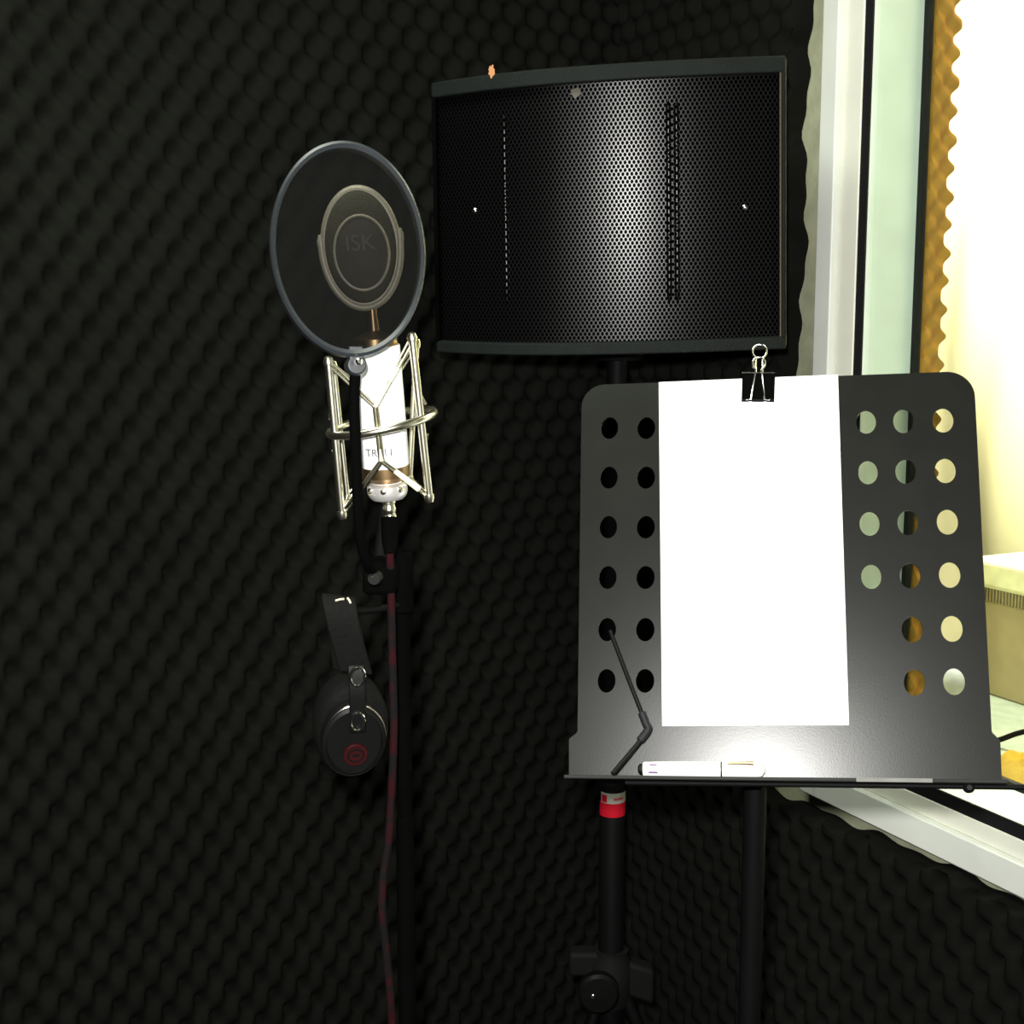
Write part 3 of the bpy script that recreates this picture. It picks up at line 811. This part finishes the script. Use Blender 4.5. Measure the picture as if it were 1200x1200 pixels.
# shock mount
sm_ = thing('shock_mount', 'nickel wire spider shock mount with ring and four posts around the white microphone', 'shock mount', Mp(4, -140))
ra, rb = 62 * KM, 62 * KM
rc = Mp(0, -17)
MRt = (MR + MU * .13).normalized()
rp = [rc + MRt * ra * math.cos(2 * PI * i / N_) + MF * rb * math.sin(2 * PI * i / N_) for i in range(N_)]
make('ring', MB().tube(rp, .0032, 14, closed=True), M_nickel, sm_)
FD = 38      # posts stand this far (px) in front of / behind the mic axis
def IM(px, py, f): # image point -> Mp coordinates at depth f from the mic axis
    return hit(px, py, MC + MF * (f * KM), MF)
FB = 30
T_fr, B_fr = IM(483, 397, FB), IM(503, 582, FB)
T_fl, B_fl = IM(385, 425, FB), IM(401, 602, FB)
T_br, B_br = IM(488, 404, -FB), IM(480, 560, -FB)
T_bl, B_bl = IM(391, 430, -FB), IM(407, 583, -FB)
J1, J2 = IM(440, 477, 50), IM(447, 540, 50)
JB1, JB2 = IM(443, 470, -50), IM(450, 535, -50)
for a, b, k in ((T_fr, B_fr, .003), (T_fl, B_fl, .003), (T_br, B_br, .0024), (T_bl, B_bl, .0024)):
    p = make('post', MB().tube([a, b], k, 14), M_nickel, sm_)
    dd = (b - a).normalized()
    for e_, s_ in ((a, -1), (b, 1)):
        make('post_cap', MB().lathe(e_ - dd * s_ * .002, dd * s_, [(k * 1.25, 0), (k * 1.35, .003), (k * 1.0, .006), (k * .4, .007)], 16), M_nickel, p)
for a, b in ((T_fr, T_br), (T_fl, T_bl), (B_fr, B_br), (B_fl, B_bl)):
    make('bridge', MB().tube([a, b], .0020, 10), M_nickel, sm_)
def strand(a, b, sleeve=None):
    side = (b - a).cross(MF).normalized() * .0016
    s = make('elastic', MB().tube([a + side, b + side * .5], .0010, 8).tube([a - side, b - side * .5], .0010, 8), M_nickel, sm_)
    if sleeve: make('sleeve', MB().tube([a.lerp(b, sleeve[0]), a.lerp(b, sleeve[1])], [.0026, .0020], 12), M_elastic, s)
strand(T_fr, J1, (.42, .62)); strand(T_fl, J1); strand(B_fr, J2, (.22, .72)); strand(B_fl, J2)
strand(T_br, JB1); strand(T_bl, JB1); strand(B_br, JB2); strand(B_bl, JB2)
make('front_link', MB().tube([J1 + MR * .0012, J2 + MR * .0012], .0012, 8).tube([J1 - MR * .0012, J2 - MR * .0012], .0012, 8), M_nickel, sm_)
make('front_link_end', MB().tube([J1.lerp(J2, .78), J2], [.0012, .0022], 10), M_headring, sm_)
make('rear_link', MB().tube([JB1, JB2], .0018, 8), M_nickel, sm_)
# side strands as seen outside the posts
for a, b in (((387, 478), (386, 492)), ((389, 527), (395, 541)), ((492, 460), (499, 474)), ((501, 508), (498, 523))):
    make('strand_end', MB().tube([IM(*a, 0), IM(*b, 0)], .0010, 8), M_nickel, sm_)
# cradle that clasps the mic foot
crd = MB().lathe(MC, MU, [(19 * KM, -106 * sc), (22 * KM, -103 * sc), (24 * KM, -98 * sc), (24 * KM, -90 * sc), (21 * KM, -87 * sc), (16 * KM, -86.5 * sc), (15 * KM, -106 * sc)], 48)
cr_o = make('cradle', crd, M_satin, sm_)
for q in (-.9, -.1, .75):
    d_ = MF * math.cos(q) + MR * math.sin(q)
    make('screw', MB().lathe(MC + MU * (-93 * sc) + d_ * 24 * KM, d_, [(.0022, 0), (.0022, .0012), (.0010, .0018)], 12), M_nickel, cr_o)
# black swivel bracket from ring to stand, behind the mic
br0 = rc - MF * rb; br1 = IM(452, 600, -62); br2 = at(446, 655, 1.06)
make('swivel_bracket', MB().tube(smoothpath([br0, br0.lerp(br1, .5) - MF * .004, br1, br2]), .0060, 12), M_blackm, sm_)

# pop filter
PC = at(408.5, 293, .945)
yaw = math.radians(17)
PNx = (V((0, -1, 0)) * math.cos(yaw) + V((1, 0, 0)) * math.sin(yaw))
PN = (PNx + Z * .10).normalized()
PU = (UPV + V((1, 0, 0)) * -.065); PU = (PU - PN * PU.dot(PN)).normalized()
PR_ = PU.cross(PN).normalized()
KP = .945 / F
pa_, pb2 = 86 * KP / math.cos(yaw), 123.5 * KP
pf = thing('pop_filter', 'round black nylon pop filter on a gooseneck in front of the microphone head', 'pop filter', at(437, 662, .99))
hp = MB(); rings = [(1.0, .006), (1.03, .004), (1.03, -.006), (1.0, -.008), (.962, -.006), (.962, .004)]
vs = []; fs = []; n6 = len(rings); N2 = 96
for i in range(N2):
    t = 2 * PI * i / N2
    for k_, h_ in rings: vs.append(PC + (PR_ * pa_ * math.cos(t) + PU * pb2 * math.sin(t)) * k_ * .985 + PN * h_)
for i in range(N2):
    for j in range(n6): fs.append((i * n6 + j, i * n6 + (j + 1) % n6, ((i + 1) % N2) * n6 + (j + 1) % n6, ((i + 1) % N2) * n6 + j))
hp.v = vs; hp.f = fs
make('hoop', hp, M_hoop, pf, bevel=0)
dm = MB(); dm.v = [PC + (PR_ * pa_ * math.cos(2 * PI * i / N2) + PU * pb2 * math.sin(2 * PI * i / N2)) * .95 for i in range(N2)]; dm.f = [tuple(range(N2))]
lab(make('screen', dm, M_screen, pf, smooth=False), 'sheer black nylon fabric')
jc = PC + (PU * -pb2 * 1.06) + PR_ * .005 
jc = at(417, 428, .950)
jt = make('joint', MB().lathe(jc + PN * -.008, PN, [(.0062, 0), (.0075, .002), (.0078, .010), (.0066, .013)], 28).box(jc + PU * .006, (PR_, PU, PN), (.010, .014, .010)), M_hoop, pf, bevel=.0008)
js = make('screw', MB().lathe(at(420, 424, .944), PN, [(.0026, -.002), (.0026, .003), (.0014, .0042)], 16), M_chrome, jt)
gp = [jc - PU * .004 - PN * .003, at(415, 470, .957), at(417, 530, .965), at(419.5, 590, .975), at(423, 635, .985), at(432, 663, 1.0), at(446, 674, 1.035)]
make('gooseneck', MB().tube(smoothpath(gp), .0040, 14), M_matte, pf)
make('clamp', MB().box(at(447, 676, 1.045), (V((1, 0, 0)), V((0, 1, 0)), Z), (.026, .04, .022)), M_matte, pf, bevel=.004)

# microphone stand
SX = at(471.5, 700, 1.07); sx = V((SX.x, SX.y, 0))
mst = thing('microphone_stand', 'thin black microphone stand pole standing just right of the red braided cable', 'stand', sx)
def zm_(py): return hit(471, py, sx, V((0, 1, 0))).z
make('upper_tube', MB().lathe(sx, Z, [(.0062, .75), (.0062, zm_(648)), (.0085, zm_(700)), (.0090, zm_(698)), (.0090, zm_(650)), (.006, zm_(645))], 24), M_matte, mst)
make('lower_tube', MB().lathe(sx, Z, [(.0074, .10), (.0074, zm_(960)), (.0062, zm_(956))], 28), M_matte, mst)
make('swivel_head', MB().lathe(V((sx.x, sx.y, zm_(664))) - V((.030, 0, 0)), V((1, 0, 0)), [(.008, 0), (.010, .002), (.010, .028), (.008, .030)], 24), M_matte, mst)
kb = at(441, 674, 1.035)
kn = make('swivel_knob', MB().lathe(at(440, 675, 1.02), V((0, -1, 0)), [(.003, -.03), (.003, 0), (.0055, .001), (.0062, .003), (.0062, .009), (.0045, .012)], 20), M_black, mst)
make('bolt', MB().lathe(at(435.5, 675, 1.01), V((0, -1, 0)), [(.0012, -.004), (.0014, .002), (.0005, .003)], 10), M_chrome, kn)
make('bolt', MB().lathe(at(463, 672.5, 1.045), V((0, -1, 0)), [(.0012, -.02), (.0012, .001), (.0005, .0018)], 10), M_chrome, mst)
hk = [at(468, 708, 1.066), at(440, 714, 1.04), at(415, 716, 1.015), at(400, 716, 1.005), at(390, 712, 1.0), at(386, 703, 1.0)]
make('hook', MB().tube(smoothpath(hk), .0030, 10), M_blackm, mst)
make('hook_collar', MB().lathe(V((sx.x, sx.y, zm_(718))), Z, [(.007, 0), (.0090, .002), (.0090, .014), (.007, .016)], 24), M_matte, mst)
for i in range(3):
    q = math.radians(-90 + 120 * i); d = V((math.cos(q), math.sin(q), 0))
    make('leg', MB().tube([sx + d * .012 + Z * .28, sx + d * .28 + Z * .008], .007, 10), M_blackm, mst)

# cable
cpz = [(457, 648, 1.025), (458, 690, 1.03), (459.5, 760, 1.03), (461.5, 850, 1.03), (459, 920, 1.03), (455, 985, 1.03), (448.5, 1030, 1.03), (448, 1070, 1.03), (453, 1120, 1.035), (457.5, 1170, 1.04), (460, 1230, 1.05), (462, 1400, 1.06)]
cpts = [at(*p) for p in cpz]
fe = cpts[-1]; cpts += [V((fe.x, fe.y - .03, .25)), V((fe.x + .01, fe.y - .06, .03)), V((fe.x + .06, fe.y - .12, .006)), V((fe.x + .25, fe.y - .25, .006))]
xc = thing('microphone_cable', 'red and black braided cable hanging straight down from the microphone', 'cable', V((fe.x, fe.y, .0)))
make('cord', MB().tube(smoothpath(cpts, 12), .0031, 12), M_cable, xc)
pt = Mp(3, -128); pd = at(457, 650, 1.025)
lab(make('plug', MB().tube([Mp(0, -128), Mp(0, -131).lerp(pd, .02), Mp(0, -130).lerp(pd, .6), pd], [.0068, .0072, .0066, .0042], 20), M_matte, xc), 'black cable plug')

# headphones hanging from the hook
KH = 1.0 / F
hc = at(411, 852, .99)
HNn = (V((0, -1, 0)) * .94 + V((.26, 0, 0)) + Z * -.22).normalized()
HU = (Z - HNn * Z.dot(HNn)).normalized(); HR = HU.cross(HNn).normalized()
hd = thing('headphones', 'black headphones hanging on the microphone stand, ear cup with small red badge', 'headphones', hc - Z * .05)
def Hh(px, py, f): return hit(px, py, hc + HNn * f, HNn)
cu_c = Hh(411.5, 852, -.012)
make('ear_cushion', MB().oval(cu_c, HR * 44 * KH, HU * 63 * KH, HNn, [(.85, .85, -.020), (.97, .97, -.016), (1, 1, -.008), (1, 1, .000), (.96, .96, .007), (.86, .86, .010)]), M_strap, hd)
ec = Hh(413, 862, 0)
cup = make('ear_cup', MB().oval(ec, HR * 37 * KH, HU * 46 * KH, HNn, [(1, 1, -.006), (1, 1, .004), (.96, .96, .009), (.88, .88, .0105), (.85, .85, .0085), (.3, .3, .0080)]), M_black, hd)
rm = [ec + HR * 36 * KH * math.cos(2 * PI * i / N_) + HU * 45 * KH * math.sin(2 * PI * i / N_) + HNn * .0075 for i in range(N_)]
lab(make('cup_rim', MB().tube(rm, .0014, 10, closed=True), mat('dark_chrome', (.30, .27, .25), .22, metal=1), cup), 'shiny dark metal rim')
bd = Hh(416.5, 884, .009)
bg = make('badge', MB().oval(bd, HR * 14.5 * KH, HU * 14 * KH, HNn, [(1, 1, -.001), (1, 1, .0012), (.94, .94, .0018)]), M_dkred, cup)
lab(bg, 'round dark red badge')
bgl = [bd + HR * 9 * KH * math.cos(2 * PI * i / 40) + HU * 8 * KH * math.sin(2 * PI * i / 40) + HNn * .0018 for i in range(40)]
make('badge_print', MB().tube(bgl, .0008, 8, closed=True).box(bd + HNn * .0018, (HR, HU, HNn), (.005, .0022, .0008)), M_inner, bg)
# arm from band to cup
arm = MB(); ap = []
for px, py, f in ((417, 778, .006), (418, 795, .011), (419, 820, .013), (419.5, 848, .0125), (419.5, 858, .0115)):
    ap.append((Hh(px, py, f), HR, HNn))
am = make('arm', arm.band(ap, 9.5 * KH, .0016), M_black, hd, bevel=.0012)
for px, py, a, b in ((419, 793, 8, 11.5), (419, 846, 7.8, 11)):
    c = Hh(px, py, .0150); rp = [c + HR * a * KH * math.cos(2 * PI * i / 40) + HU * b * KH * math.sin(2 * PI * i / 40) for i in range(40)]
    lab(make('eyelet', MB().tube(rp, .0011, 8, closed=True), M_chrome, am), 'oval chrome eyelet')
# headband: wide leatherette strap over the hook, down the back to the other cup
bp = [(Hh(417, 788, .004)), (Hh(410, 762, .004)), (Hh(403, 735, .003)), (Hh(399, 716, .000)), (Hh(397, 705, -.006)), Hh(397, 701, -.016), Hh(398, 705, -.028), Hh(400, 722, -.038), Hh(404, 752, -.046), Hh(408, 785, -.050)]
bs = smoothpath(bp, 6); path = []
for i, p in enumerate(bs):
    t = (bs[min(i + 1, len(bs) - 1)] - bs[max(i - 1, 0)]).normalized()
    path.append((p, HR + HU * -.2, t.cross(HR)))
hbd = make('headband', MB().band(path, .0125, .0022), M_strap, hd, bevel=.0015)
c2 = Hh(411, 850, -.058)
make('ear_cushion', MB().oval(c2, HR * 42 * KH, HU * 60 * KH, HNn, [(.86, .86, -.010), (.97, .97, -.006), (1, 1, .002), (1, 1, .012), (.96, .96, .018), (.86, .86, .021)]), M_strap, hd)
make('ear_cup', MB().oval(c2, HR * 37 * KH, HU * 46 * KH, HNn, [(.4, .4, -.019), (.9, .9, -.018), (1, 1, -.013), (1, 1, -.008)]), M_black, hd)
# highlights where the band folds over the hook, modelled as two pale strips
lab(make('fold_highlight', MB().tube([Hh(393, 704, .004), Hh(398, 702.5, .003), Hh(403, 702, .002)], .0008, 8).tube([Hh(407, 700.5, .002), Hh(409, 703, .003), Hh(411, 707, .005)], .0008, 8), M_headring, hbd), 'painted highlights on the headband fold')

# ------------------------------------------------------------------ lights
def area(name, loc, tgt, size, power, col=(1, 1, 1), shape='DISK', size_y=None):
    l = bpy.data.lights.new(name, 'AREA'); l.energy = power; l.size = size; l.shape = shape; l.color = col
    if size_y: l.size_y = size_y
    o = bpy.data.objects.new(name, l); COL.objects.link(o); o.location = loc
    o.rotation_euler = (V(tgt) - V(loc)).to_track_quat('-Z', 'Y').to_euler(); return o
area('camera_flash', CAM + V((-.022, -.01, .055)), at(620, 560, 1.5), .035, 30, (1, .99, .95))
area('control_room_lamp', W(.75, .60, 2.42), W(.75, .62, 0), .5, 18, (1, .90, .74), 'RECTANGLE', .6)
area('curtain_fill', W(.25, .42, 2.40), W(.0, 1.0, 1.2), .3, 66, (1, .95, .84), 'RECTANGLE', .5)  # added fill with no fixture, aimed at the curtain to brighten it
area('booth_ceiling_lamp', V((-.35, .75, 2.44)), V((-.25, .95, 0)), .7, 26, (.95, 1, .86), 'RECTANGLE', .7)

w = bpy.data.worlds.new('world'); scn.world = w; w.use_nodes = True
bgn = w.node_tree.nodes['Background']; bgn.inputs[0].default_value = (.01, .01, .01, 1); bgn.inputs[1].default_value = .3

vs_ = scn.view_settings
vs_.view_transform = 'Standard'
vs_.look = 'None'; vs_.exposure = 0; vs_.gamma = 1
